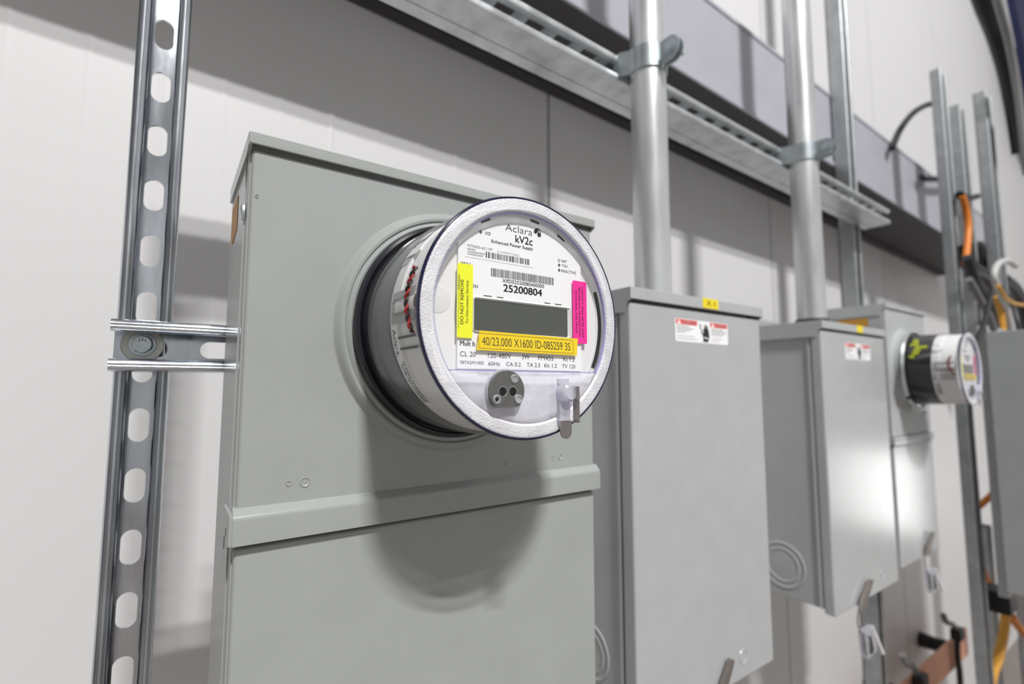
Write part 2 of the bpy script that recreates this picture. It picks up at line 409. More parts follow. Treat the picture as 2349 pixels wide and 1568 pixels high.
# upright post behind the rail
def post(name, x0, x1, y0, y1, z0, z1, label, m=POSTM, cat='strut post'):
    b = channel(z1 - z0, x1 - x0, y1 - y0, z0=z0, m=m, slots=None, lip=min(.0095, (x1 - x0) * .25))
    o = b.build(name, loc=((x0 + x1) / 2, y0, 0)); return tag(o, label, cat)
post('strut_post', 1.535, 1.578, .5545, .5955, 0.0, 3.6, 'galvanised strut post rising behind the rail beside the second conduit')
post('strut_post', 1.925, 1.980, .44, .468, 0.0, 2.43, 'free standing strut post with its cut top in front of the wireway end')
post('strut_post', 2.150, 2.215, .45, .49, 1.45, 2.395, 'shorter strut post with the orange cord hanging on it, next behind the tall one')
post('strut_post', 2.62, 2.70, .47, .51, 0.0, 2.62, 'blurred strut post at the far right edge above the dark cabinet')
post('strut_post', 2.30, 2.352, .50, .54, 0.0, .98, 'strut post below the dark grey cabinet, beside the amber cord')

# ---------------------------------------------------------------- wireway
t = thing('wireway', 'long grey sheet metal wireway running along the white wall above the boxes', 'wireway', (0, 0, 2.0)); t.rotation_euler = (0, .033, 0)
b = MB().use(DUCT); b.box(-1.6, 3.2, .597, .806, .124, .332, .003)
b.use(DUCT_B); b.box(-1.599, 3.198, .599, .806, .1225, .1245)  # shade under the trough, put in as a dark sheet
b.build('trough', t)
b = MB().use(DUCT); b.box(-1.6, 3.2, .594, .600, .326, .336, .002); b.box(-1.6, 3.2, .594, .600, .122, .134, .002); b.build('cover_flange', t)
b = MB().use(DUCT_B); b.box(-1.6, 3.2, .780, .806, .112, .1235); b.build('rear_strip', t)  # dark strip along the rear bottom edge
b = MB().use(DUCT); b.box(3.194, 3.206, .594, .806, .121, .336, .002); b.build('end_plate', t)

# ---------------------------------------------------------------- conduits and straps
def conduit(x, y, zb, label):
    t = thing('conduit', label, 'conduit', (x, y, zb), 'galvanised conduits rising from the boxes')
    b = MB().use(CONDUIT); b.lathez([(.026, 0), (.026, 2.0)], 0, 0, 64); b.build('pipe', t)
    b = MB().use(DARKF); b.lathez([(.026, 0), (.0285, 0), (.0285, .006), (.0295, .009), (.0295, .013), (.0262, .0135)], 0, 0, 48); b.build('threaded_hub', t)
    return t
conduit(.588, .465, 1.5672, 'thick galvanised conduit rising from the narrow box right beside the big meter')
conduit(1.064, .465, 1.5705, 'galvanised conduit rising from the second narrow box, farther along the rail')

def strap(x, z, label):
    t = thing('pipe_strap', label, 'pipe strap', (x, .465, z), 'conduit straps on the rail')
    h = .0175
    for sgn in (-1, 1):
        b = MB().use(STRAP)
        a0, a1 = (-PI / 2 - .12, -PI) if sgn < 0 else (-PI / 2 + .12, 0)
        n = 14; inner = []; outer = []
        for k in range(n + 1):
            a = a0 + (a1 - a0) * k / n
            inner.append((.0262 * math.cos(a), .0262 * math.sin(a))); outer.append((.0284 * math.cos(a), .0284 * math.sin(a)))
        arm_o = [(sgn * .0290, .010), (sgn * .037, .022), (sgn * .037, .034)]; arm_i = [(sgn * .0265, .012), (sgn * .034, .024), (sgn * .034, .034)]
        poly = outer + arm_o + arm_i[::-1] + inner[::-1]
        b.prism(poly, lambda p: (p[0], p[1], -h), lambda p: (p[0], p[1], h))
        ear = []
        for k in range(13):
            a = PI * k / 12; ear.append((-.044 - .0155 * math.sin(a), h * math.cos(a)))
        ear += [(-.0262, -h), (-.0262, h)]
        x0, x1 = (-.0060, -.0034) if sgn < 0 else (.0034, .0060)
        b.prism(ear, lambda p: (x0, p[0], p[1]), lambda p: (x1, p[0], p[1]))
        b.build('strap_half', t)
    b = MB().use(BOLT)
    b.tube([(-.0085, -.0455, 0), (.021, -.0455, 0)], .0034, 12)
    b.tube([(-.0108, -.0455, 0), (-.0062, -.0455, 0)], .0072, 6); b.tube([(-.0066, -.0455, 0), (-.0060, -.0455, 0)], .0090, 20)
    b.build('bolt', t)
    b = MB().use(BOLT); b.tube([(.0062, -.0455, 0), (.0110, -.0455, 0)], .0066, 6); b.build('nut', t)
    return t
strap(.588, 1.9330, 'two piece strap and bolt clamping the near thick conduit to the rail')
strap(1.064, 1.9210, 'two piece strap and bolt clamping the farther conduit to the rail')

# ---------------------------------------------------------------- rain cap of an enclosure
def cap(b, x0, x1, yf, yr, zt, hf, hs, th=.0016):
    b.box(x0, x1, yf, yr, zt - .003, zt, .0014)
    b.box(x0, x1, yf, yf + .0022, zt - hf, zt - .0006, .0009)
    for xa, xb in ((x0, x0 + .002), (x1 - .002, x1)):
        pts = [(yf + .0008, zt - .001), (yf + .0008, zt - hf - .0005), (yf + .006, zt - hf - .003), (yf + .011, zt - hs), (yr, zt - hs), (yr, zt - .001)]
        b.prism(pts, lambda p: (xa, p[0], p[1]), lambda p: (xb, p[0], p[1]))
    return b
def dimple(b, x, y, z, r):
    b.lathe([(r, y), (r * .9, y - .0005), (r * .72, y - .0004), (r * .5, y + .0002), (.0001, y - .0002)], x, z, 20)
def knockout(b, x, y, z, R):
    """concentric embossed rings on a side facing -X"""
    prof = [(R, 0), (R * .96, -.0012), (R * .90, -.0012), (R * .86, 0), (R * .76, 0), (R * .72, -.0012), (R * .66, -.0012), (R * .62, 0), (R * .56, -.0004), (.0001, -.0004)]
    n = 48
    rings = [[(x - .0002 + d, y + r * math.cos(2 * PI * j / n), z + r * math.sin(2 * PI * j / n)) for j in range(n)] for r, d in prof]
    b.loft(rings, cap=False)

# ---------------------------------------------------------------- big meter socket (box 1)
t1 = thing('meter_socket', 'big sage grey meter socket box holding the round meter, nearest the camera', 'electrical box', (.2049, .46, 1.05))
L = Vector((-.2049, -.46, -1.05))
def shifted(b, off):
    b.v = [(p[0] + off[0], p[1] + off[1], p[2] + off[2]) for p in b.v]; return b
b = MB().use(PAINT); b.box(.0555, .3562, .3535, .4622, 1.05, 1.6130, .0015)
b.box(.0548, .3569, .3650, .3662, 1.05, 1.6060)
shifted(b, L).build('body', t1)
b = MB().use(PAINT); cap(b, .0539, .3575, .3454, .4622, 1.6165, .0083, .0125); shifted(b, L).build('top_cap', t1)
b = MB().use(PAINT); b.box(.0567, .3551, .3494, .3580, 1.3730, 1.6062, .0022, 3)
for (x, z, r) in ((.0862, 1.3907, .0019), (.0963, 1.3904, .0034), (.3137, 1.3895, .0026), (.3052, 1.3892, .0018), (.2545, 1.3888, .0018), (.0603, 1.5751, .0012)): dimple(b, x, .3494, z, r)
b.lathe([(.0945, .3494), (.0930, .3486), (.0915, .3460), (.0890, .3444), (.0872, .3446), (.0862, .3462), (.0850, .3448), (.0835, .3440), (.0820, .3446), (.0812, .3474), (.0780, .3478)], .2049, 1.4965, 128)
shifted(b, L).build('upper_cover', t1)
b = MB().use(PAINT); b.box(.0567, .3551, .3494, .3580, 1.052, 1.3545, .0022, 3); shifted(b, L).build('lower_cover', t1)
b = MB().use(PAINT)
pr = [(.3585, 1.3790), (.3496, 1.3790), (.3452, 1.3752), (.3444, 1.3738), (.3440, 1.3722), (.3440, 1.3575), (.3456, 1.3570), (.3585, 1.3570)]
b.prism(pr, lambda p: (.0552, p[0], p[1]), lambda p: (.3580, p[0], p[1]))
for xa, xb in ((.0530, .0556), (.3558, .3584)):
    b.box(xa, xb, .3448, .3800, 1.3572, 1.3760, .0008)
b.use(INKM); b.box(.0527, .0531, .3580, .3592, 1.361, 1.366); b.box(.0527, .0531, .3640, .3668, 1.352, 1.359)
shifted(b, L).build('seal_band', t1)
b = MB().use(BOLT)
n = 20; prof = [(.0062, 0), (.0058, -.0014), (.004, -.0024), (.0001, -.0028)]
b.loft([[(.0550 + d, .3644 + .6 * r * math.cos(2 * PI * j / n), 1.5678 + r * math.sin(2 * PI * j / n)) for j in range(n)] for r, d in prof], cap=False)
shifted(b, L).build('side_screw', t1)
b = MB().use(ORLAB); b.add([(.0552, .4110, 1.5960), (.0552, .4540, 1.5960), (.0552, .4540, 1.5690), (.0552, .4400, 1.5640), (.0552, .4110, 1.5690)], [(0, 1, 2, 3, 4)])
lab(shifted(b, L).build('side_label', t1), 'orange paper label')

# ---------------------------------------------------------------- meter
def make_meter():
    R0 = .0
    t = thing('electric_meter', 'round clear-covered electric meter with yellow, pink and amber stickers on its white face', 'electric meter', (.2049, .3454, 1.4965))
    # dark smoked base behind the clear cover
    b = MB().use(BASEM); b.lathe([(.0772, -.001), (.0772, -.006), (.0758, -.010), (.0752, -.050), (.0735, -.0515)], seg=128); b.build('base', t)
    b = MB().use(BLACKG); b.lathe([(.0770, .0005), (.0815, -.0005), (.0826, -.003), (.0826, -.0055), (.0815, -.0085), (.0795, -.0092), (.0785, -.0078), (.0770, -.0078)], seg=128); b.build('retaining_flange', t)
    # light grey inner housing with battery, wires, strip label
    b = MB().use(MODULE); b.lathe([(.0735, -.0500), (.0742, -.0512), (.0742, -.0640), (.0730, -.0650), (.0728, -.0880), (.0715, -.0900), (.05, -.0900)], seg=128)
    def pol(a, r): return (r * math.cos(a), r * math.sin(a))
    def patch(a0, a1, y0, y1, r, n=8):
        b.loft([[(r * math.cos(a0 + (a1 - a0) * k / n), y, r * math.sin(a0 + (a1 - a0) * k / n)) for k in range(n + 1)] for y in (y0, y1)], close=False)
    for a0, a1, y0, y1 in ((2.52, 2.62, -.053, -.070), (2.30, 2.42, -.052, -.064)): patch(a0, a1, y0, y1, .0752)
    b.use(MODULE_D); patch(2.96, 3.22, -.0545, -.088, .0747); patch(2.60, 2.70, -.051, -.060, .0746)  # recesses drawn as flat patches, their shade in the colour
    b.use(INK)
    for a in (3.33, 3.42): patch(a, a + .020, -.062, -.088, .0746)
    h = b.build('inner_housing', t)
    b = MB().use(WHITEW); ba = 3.09; bx, bz = pol(ba, .0655)
    n = 28; rr = .0099
    prof = [(.0001, -.0565), (.006, -.0567), (.0085, -.058), (rr, -.061), (rr, -.089)]
    b.loft([[(bx + r * math.cos(2 * PI * j / n), y, bz + r * math.sin(2 * PI * j / n)) for j in range(n)] for r, y in prof], cap=False)
    b.use(INK)
    def side(u, v): return (bx - rr - .0012 + .6 * max(0, abs(v) - .002) ** 2 / rr * 1.2, -.0600 - u, bz + v)
    b.text('OmniCel', .0010, .0200, .0022, .0030, place=side, shear=.2); b.text('LITHIUM BATTERY', .0010, .0260, -.0052, .0019, place=side)
    b.build('battery', t)
    for m, ph in ((REDW, 0), (BLKW, PI)):
        b = MB().use(m); pts = []
        for k in range(60):
            s = k / 59; a = 2.80 + .52 * s; y = -.0845 + .0045 * math.sin(s * PI) - .004 * (s - .5); tw = ph + s * 9 * PI
            r = .0757 + .0009 * math.cos(tw); pts.append((r * math.cos(a), y + .0011 * math.sin(tw), r * math.sin(a)))
        b.tube(pts, .0008, 8)
        b.build('wire', t)
    b = MB().use(LABELW); patch(3.235, 3.98, -.0520, -.0625, .07435, 24)
    b.use(INK)
    def strip(u, v):
        a = 3.25 + u / .0745; return (.0745 * math.cos(a), -.0535 - v, .0745 * math.sin(a))
    b.text('Aclara.', .0010, .0180, .0006, .0052, place=strip)
    def bars(u0, u1, v0, v1, place, seed, fill=.5):
        rd = random.Random(seed); u = u0
        while u < u1:
            w_ = rd.choice((.0003, .0003, .0006, .0008)) ; g = rd.choice((.0003, .0003, .0006))
            e2 = min(u + w_, u1); b.add([place(u, v0), place(e2, v0), place(e2, v1), place(u, v1)], [(0, 1, 2, 3)]); u += w_ + g
    b.use(INKM); bars(.0215, .0520, .0048, .0080, strip, 3); bars(.0235, .0520, .0010, .0036, strip, 5)
    lab(b.build('strip_label', t), 'white strip label with lettering and bar codes')
    # backing of the face
    b = MB().use(FACE_G); b.lathe([(.0662, -.0885), (.0655, -.0905), (.0640, -.0905), (.0635, -.0893), (.0600, -.0893), (.0001, -.0893)], seg=96)
    b.use(DARKF); b.lathe([(.0690, -.0901), (.0652, -.0908)], seg=24, a0=-.47, a1=.36)  # shadow of the gap at the right, painted as a dark arc
    for a in (1.98, 1.38, 1.02): b.lathe([(.0665, -.0906), (.0648, -.0908)], seg=5, a0=a, a1=a + .11)
    b.use(INKM)
    def clip(u0, u1, v0, v1): b.box(u0, u1, -.0898, -.0890, v0, v1)
    clip(.0570, .0577, -.0064, .0014); clip(.0577, .0622, .0008, .0014); clip(.0577, .0622, -.0064, -.0058)
    b.use(FACE_G); b.box(.0525, .0550, -.0898, -.0890, -.026, -.014)
    b.lathe([(.0085, -.0890), (.0085, -.0900), (.0078, -.0904), (.0001, -.0904)], -.0610, .0065, 32)
    b.build('face_backing', t)
    # white arched faceplate with everything printed on it
    Y = -.0919; b = MB().use(FACE)
    arch = [(-.0489, -.0335), (.0478, -.0335), (.0480, .0405)]
    for k in range(21):
        a = math.radians(41 + (139 - 41) * k / 20); arch.append((.0640 * math.cos(a), .0640 * math.sin(a)))
    arch.append((-.0489, .0405))
    b.slab(arch, Y, -.0893)
    y = Y - .00010
    b.use(FACE_G)
    rim_in = [(.0625 * math.cos(math.radians(46 + 88 * k / 20)), .0625 * math.sin(math.radians(46 + 88 * k / 20))) for k in range(21)]
    b.use(LABELW); b.poly([(-.0442, .0333), (.0060, .0333), (.0060, .0417), (-.0442, .0417)], y)
    b.poly([(-.0487, -.0331), (.0474, -.0331), (.0474, -.0125), (-.0487, -.0125)], y)
    b.use(INKG); b.box(-.0442, .0060, y - .00002, y, .03325, .03335)
    y -= .00008; b.use(INK)
    for s, u0, u1, v, c, bo, ink in (
        ("Aclara", -15.57, 5.69, 54.5, 4.41, -.012, INK), ("kV2c", -7.72, 5.87, 48.05, 4.85, .008, INK), ("Enhanced Power Supply", -25.77, 6.35, 44.85, 1.95, .008, INK),
        ("I/O", -30.32, -26.52, 49.17, 1.88, .006, INK), ("M70450-6211M", -42.68, -25.38, 39.49, 1.68, 0, INKM), ("351999097754822", -21.89, -4.73, 39.12, 1.36, -.01, INKG),
        ("NET", 30.55, 35.49, 40.67, 1.74, 0, INKM), ("TOU", 30.74, 35.9, 37.5, 1.73, 0, INKM), ("REACTIVE", 30.49, 43.4, 33.79, 1.85, 0, INKM),
        ("0804", -47.29, -40.34, 27.66, 2.2, 0, INK), ("X9D02520080400000", -17.73, 15.28, 21.0, 2.2, 0, INK), ("25200804", -16.78, 13.44, 15.34, 4.5, .028, INK),
        ("053", -39.2, -35.32, 15.41, 1.66, .006, INK), ("Mult b", -47.13, -37.04, -19.84, 2.85, .025, INK), ("CL 20", -47.06, -36.49, -26.11, 2.9, 0, INK),
        ("120-480V", -27.89, -11.03, -26.31, 2.85, 0, INK), ("3W", -2.72, 3.31, -26.39, 2.75, 0, INK), ("FM45S", 10.21, 22.93, -26.6, 2.85, 0, INK), ("Kt 1.2", 31.39, 41.47, -26.74, 2.8, 0, INK),
        ("787X5M1005", -47.19, -30.99, -30.58, 1.87, 0, INK), ("60Hz", -27.67, -19.27, -31.03, 2.35, 0, INK), ("CA 0.2", -14.76, -3.68, -31.1, 2.45, 0, INK),
        ("TA 2.5", 1.07, 11.8, -31.2, 2.5, 0, INK), ("Kh 1.2", 15.19, 25.73, -31.3, 2.5, 0, INK), ("TV 120", 30.42, 42.0, -31.4, 2.5, 0, INK)):
        b.use(ink); b.text(s, u0 / 1000, u1 / 1000, v / 1000, c / 1000, y, bo)
    def pbars(u0, u1, v0, v1, seed, ink, ws):
        b.use(ink); rd = random.Random(seed); u = u0
        while u < u1:
            w_ = rd.choice(ws); g = rd.choice(ws)
            b.poly([(u, v0), (min(u + w_, u1), v0), (min(u + w_, u1), v1), (u, v1)], y); u += w_ + g
    pbars(-.0299, .0033, .0347, .0385, 11, INK, (.00035, .0004, .0007, .00085)); pbars(-.0260, .0237, .0238, .0289, 12, INKM, (.0003, .00035, .0006, .0006))
    b.use(INKG)
    for k, (l_, vv) in enumerate(((.0055, .0378), (.0115, .0362), (.0105, .0347))):
        rd = random.Random(k); u = -.0427
        while u < -.0427 + l_:
            w_ = rd.choice((.0004, .0007)); b.poly([(u, vv), (u + w_, vv), (u + w_, vv + .0010), (u, vv + .0010)], y); u += w_ + .0003
    b.use(INKM)
    d = .00125; b.poly([(-.0336 - d, .0501), (-.0336, .0501 - d), (-.0336 + d, .0501), (-.0336, .0501 + d)], y)
    for vv in (.0383, .0348): b.disc(.02843, vv, .0010, y, 20)
    b.annulus(.02828, .0415, .0007, .0010, y, 24)
    b.poly([(.0415, -.0210), (.0437, -.0210), (.0437, -.0207), (.0415, -.0207)], y)
    # logo mark: dot under a pair of crescents
    b.use(INK); b.disc(.0114, .0563, .00155, y, 24)
    def crescent(cu, cv, r0, r1, a0, a1, sh):
        n = 14; P = [(cu + r1 * math.cos(a0 + (a1 - a0) * k / n), cv + r1 * math.sin(a0 + (a1 - a0) * k / n)) for k in range(n + 1)]
        Q = [(cu + sh[0] + r0 * math.cos(a0 + (a1 - a0) * k / n), cv + sh[1] + r0 * math.sin(a0 + (a1 - a0) * k / n)) for k in range(n + 1)]
        for k in range(n): b.poly([P[k], P[k + 1], Q[k + 1], Q[k]], y)
    crescent(.0100, .0575, .0023, .0029, 2.9, .1, (.0001, -.0001)); crescent(.0096, .0571, .0012, .0026, 3.2, 1.1, (.0007, -.0006))
    b.build('faceplate', t)
    # display with bezel
    b = MB().use(FACE_G)
    def rr2(u0, u1, v0, v1, r, n=5):
        pts = []
        for cx, cz, a in ((u1 - r, v1 - r, 0), (u0 + r, v1 - r, 90), (u0 + r, v0 + r, 180), (u1 - r, v0 + r, 270)):
            for k in range(n + 1):
                q = math.radians(a + 90 * k / n); pts.append((cx + r * math.cos(q), cz + r * math.sin(q)))
        return pts
    O_, I_ = rr2(-.0393, .0396, -.0117, .0109, .002), rr2(-.0379, .0356, -.0105, .0087, .0012)
    mid = [((a[0] * .35 + c[0] * .65), (a[1] * .35 + c[1] * .65)) for a, c in zip(O_, I_)]
    b.loft([[(u, Y - .0001, v) for u, v in O_], [(u, Y - .0010, v) for u, v in mid], [(u, Y + .0006, v) for u, v in I_]], cap=False)
    b.use(INK)
    for u0, u1 in ((-.0315, -.0254), (-.0218, -.0170), (.0154, .0204), (.0243, .0302)): b.poly([(u0, .01085), (u1, .01085), (u1, .0114), (u0, .0114)], Y - .0003)
    bz_ = b.build('display_bezel', t)
    b = MB().use(LCD); b.poly(I_, Y - .00002); lab(b.build('lcd_screen', bz_), 'dark grey green blank display')
    # stickers
    def sticker(name, m, pts, yy, label, extra=None):
        nonlocal b
        b = MB().use(m); b.slab(pts, yy, yy + .00012)
        if extra: extra(yy - .00008)
        return lab(b.build(name, t), label)
    def ytext(yy):
        b.use(INK); up = lambda u, v: (-v, yy, u)
        b.text('DO NOT REMOVE', -.0074, .0190, .0457, .0021, bold=.012, place=up)
        b.text('To Disconnect Service', -.0069, .0188, .0425, .0017, bold=.008, place=up)
        b.poly([(-.04895, -.0105), (-.04875, -.0105), (-.0486, .0221), (-.0488, .0221)], yy)
        b.use(INKM); b.text('Meter', .0128, .0221, .0484, .0012, place=up, shear=.2)
    ys = rr2(-.0499, -.0394, -.0154, .0286, .0010)
    sticker('yellow_sticker', YELLOW, ys, Y - .0013, 'fluorescent yellow sticker reading DO NOT REMOVE', ytext)
    def ptext(yy):
        b.use(INKM); dn = lambda u, v: (v, yy, -u)
        b.text('CONTACT AREA METER SHOP', -.0255, .0102, .0474, .0015, bold=.004, place=dn)
        b.text('BEFORE ANY TRANSACTION', -.0243, .0094, .0446, .0015, bold=.004, place=dn)
        b.text('INVOLVING THIS METER', -.0224, .0075, .0416, .0015, bold=.004, place=dn)
    sticker('pink_sticker', PINK, rr2(.0393, .0521, -.0144, .0290, .0012), Y - .0013, 'fluorescent pink sticker', ptext)
    def otext(yy):
        b.use(INK); sk = lambda u, v: (u - .08 * (v + .0165), yy, v - .0068 * u)
        b.text('40/23,000 X1600 ID-085259 3S', -.0334, .0358, -.0193, .0050, bold=-.004, place=sk)
        fr, fi = rr2(-.0358, .0386, -.0213, -.0122, .0009, 3), rr2(-.0356, .0384, -.0211, -.0124, .0008, 3)
        n = len(fr)
        for k in range(n): b.add([sk(*fr[k]), sk(*fr[(k + 1) % n]), sk(*fi[(k + 1) % n]), sk(*fi[k])], [(0, 1, 2, 3)])
    sticker('amber_sticker', AMBERST, [(-.0352, -.0105), (-.0370, -.0221), (.0417, -.0228), (.0429, -.0112)], Y - .0021, 'amber sticker with a ratio and number in tall black characters', otext)
    # clear cover: side, pebbled front ring, clear window, frosted lower window
    b = MB().use(SMOKE); b.lathe([(.0788, -.0085), (.0772, -.012), (.0768, -.05), (.0757, -.0955)], seg=128); cv = b.build('cover', t)
    b = MB().use(PEBBLE); b.lathe([(.0757, -.0955), (.0752, -.0972), (.0738, -.0980), (.0680, -.0978), (.0665, -.0966)], seg=128); b.build('cover_ring', cv)
    b = MB().use(NAVY); b.lathe([(.0755 + .0012 * math.cos(q), -.0960 + .0016 * math.sin(q)) for q in [2 * PI * k / 8 for k in range(9)]], seg=128); b.build('ring_edge', cv)  # refraction line along the rim, put in as a navy ring
    ch = -.0343; R = .0665; a_c = math.asin(ch / R)
    b = MB().use(GLASS); n = 64
    up_ = [(R * math.cos(a_c + (PI - 2 * a_c) * k / n), R * math.sin(a_c + (PI - 2 * a_c) * k / n)) for k in range(n + 1)]
    b.poly(up_, -.0955)
    b.use(LAV); b.lathe([(.0666, -.0972), (.0660, -.0968), (.0657, -.0955)], seg=96, a0=a_c, a1=PI - a_c)
    b.box(-.0560, .0572, -.0968, -.0955, ch - .0005, ch + .0003)
    b.build('window', cv)
    b = MB().use(FROST); n = 40; a0, a1 = PI - a_c, 2 * PI + a_c
    rings = []
    low = [(R * math.cos(a0 + (a1 - a0) * k / n), R * math.sin(a0 + (a1 - a0) * k / n)) for k in range(n + 1)]
    c0 = (0, -.048)
    rings = [[(c0[0] + (u - c0[0]) * s, yy, c0[1] + (v - c0[1]) * s) for u, v in low] for s, yy in ((1, -.0962), (.95, -.0974), (.80, -.0982), (.3, -.0984), (.001, -.0984))]
    b.loft(rings, close=True, cap=False)
    b.use(FACE_G); b.build('lower_window', cv)
    # optical port
    b = MB().use(TABM); pc = (-.0207, -.0463); pr_ = .01215
    def dshape(r, k=.0090, n=40):
        a0 = -math.acos(0) + math.acos(k / r); P = []
        for i in range(n + 1):
            a = -PI / 2 + math.acos(k / r) + (2 * PI - 2 * math.acos(k / r)) * i / n; P.append((pc[0] + r * math.cos(a), pc[1] + r * math.sin(a)))
        return P
    b.slab(dshape(.0132, .0098), -.1000, -.0975); op = b.build('optical_port', t)
    b = MB().use(STEELP); b.slab(dshape(pr_), -.1026, -.0990)
    b.use(BLACKP)
    for u, v in ((-.02426, -.0465), (-.01713, -.0466)): b.disc(u, v, .0027, -.1027, 28)
    b.use(BOLT)
    for u, v in ((-.02426, -.0465), (-.01713, -.0466)): b.lathe([(.0028, -.10265), (.0031, -.1028), (.0028, -.10285)], u, v, 28)
    b.build('port_plate', op)
    for u, v in ((-.0161, -.0390), (-.0285, -.0510), (-.0131, -.0511)):
        b = MB().use(TABM); b.lathe([(.0027, -.1026), (.0026, -.1034), (.0019, -.1036), (.0016, -.1030), (.0008, -.1029), (.0001, -.1029)], u, v, 28)
        if u < -.02: b.use(BLACKP); b.disc(u, v, .0012, -.1031, 16)
        b.build('rivet', op)
    # reset knob, clear tab and steel lever
    b = MB().use(TABM); b.lathe([(.0068, -.0975), (.0066, -.1015), (.0060, -.1050), (.0045, -.1062), (.0001, -.1062)], .0262, -.0475, 40); kn = b.build('reset_knob', t)
    b = MB().use(TABM); b.box(.0205, .0295, -.1010, -.0978, -.0660, -.0530, .0008); b.box(.0205, .0300, -.0995, -.0975, -.0425, -.0385, .0006); b.build('clear_tab', kn)
    b = MB().use(BLADE)
    b.box(.0293, .0299, -.1095, -.1035, -.0665, -.0435, .0002)
    pts = [(.0212, -.0655), (.0302, -.0655), (.0302, -.0725)] + [(.0257 + .0045 * math.cos(q), -.0725 + .0045 * math.sin(q)) for q in [-PI * k / 10 for k in range(1, 10)]] + [(.0212, -.0725)]
    b.slab(pts, -.1012, -.1003)
    b.build('lever', kn)
    return t
meter = make_meter()
m2 = copy_tree(meter); m2.location = (1.398, .4045, 1.4890)
m2['label'] = 'far electric meter with a black base and yellow green marks, on the box behind'
for ch in m2.children:
    if ch.name.startswith('base'):
        ch.data = ch.data.copy(); ch.data.materials[0] = BLACKBASE
b = MB().use(GREENM)
rd = random.Random(4)
for k in range(7):
    a = 2.15 + .10 * k; y0 = -.012 - rd.random() * .012; wd = .008 + rd.random() * .016
    b.loft([[(.0776 * math.cos(a + .085 * q / 3), y, .0776 * math.sin(a + .085 * q / 3)) for q in range(4)] for y in (y0, y0 - wd)], close=False)
b.build('base_marking', m2)
g = 'round electric meters'
meter['group'] = g; m2['group'] = g

# ---------------------------------------------------------------- hand pictogram label
def danger_label(parent, off, x0, x1, y, z0, z1, name='danger_label'):
    b = MB(); W_, H_ = x1 - x0, z1 - z0
    def P(u, v): return (x0 + u * W_, z0 + v * H_)
    b.use(LABELW)
    r = .003; pts = []
    for cx, cz, a in ((x1 - r, z1 - r, 0), (x0 + r, z1 - r, 90), (x0 + r, z0 + r, 180), (x1 - r, z0 + r, 270)):
        for k in range(5): q = math.radians(a + 22.5 * k); pts.append((cx + r * math.cos(q), cz + r * math.sin(q)))
    b.slab(pts, y - .0003, y)
    yy = y - .0004
    b.use(RED)
    for u0, u1 in ((.015, .395), (.645, .985)): b.poly([P(u0, .76), P(u1, .76), P(u1, .975), P(u0, .975)], yy)
    b.use(LABELW)
    for u, word, u1 in ((.03, 'DANGER', .375), (.66, 'PELIGRO', .965)):
        b.poly([P(u, .79), P(u + .075, .79), P(u + .0375, .95)], yy - .0001)
        a, c = P(u + .095, .80), P(u1, .80); b.text(word, a[0], c[0], a[1], .13 * H_, yy - .0001, .02)
    b.use(INKG)
    for u0, ln in ((.025, (.22, .30, .24, .15)), (.66, (.24, .31, .30, .24))):
        for k, q in enumerate(ln):
            v = .66 - .085 * k; a, c = P(u0, v), P(u0 + q, v + .035); b.poly([(a[0], a[1]), (c[0], a[1]), (c[0], c[1]), (a[0], c[1])], yy)
    for u0, ln in ((.025, (.32, .36)), (.66, (.22, .16))):
        for k, q in enumerate(ln):
            v = .24 - .12 * k; a, c = P(u0, v), P(u0 + q, v + .025); b.poly([(a[0], a[1]), (c[0], a[1]), (c[0], c[1]), (a[0], c[1])], yy)
    b.use(INK)
    hand = [(.50, .06), (.60, .06), (.625, .30), (.615, .62), (.60, .64), (.598, .80), (.585, .82), (.578, .66), (.572, .86), (.558, .88), (.550, .68), (.542, .84), (.528, .84), (.525, .62), (.515, .66), (.505, .64), (.512, .44), (.485, .50), (.478, .46), (.505, .26)]
    b.poly([P(u, v) for u, v in hand], yy)
    wire = [(.42, .88), (.455, .80), (.44, .66), (.475, .58), (.455, .46)]
    for k in range(4):
        a, c = P(*wire[k]), P(*wire[k + 1]); b.poly([(a[0], a[1]), (a[0] + .0022, a[1]), (c[0] + .0022, c[1]), (c[0], c[1])], yy)
    b.use(LABELW); b.poly([P(.52, .24), P(.60, .20), P(.60, .24), P(.53, .29)], yy - .0001)
    return lab(shifted(b, off).build(name, parent), 'white and red danger label with a hand drawing')

def hasp_and(parent, off, x, y, z, k=1.0):
    b = MB().use(BROWNM); pts = [(x - .030 * k, z - .022), (x - .017 * k, z - .024), (x + .024 * k, z + .012), (x + .030 * k, z + .020), (x + .020 * k, z + .022), (x - .018 * k, z - .006)]
    b.slab(pts, y - .006, y); b.box(x - .006, x + .010, y - .003, y + .01, z - .024, z - .006, .001)
    return shifted(b, off).build('hasp', parent)

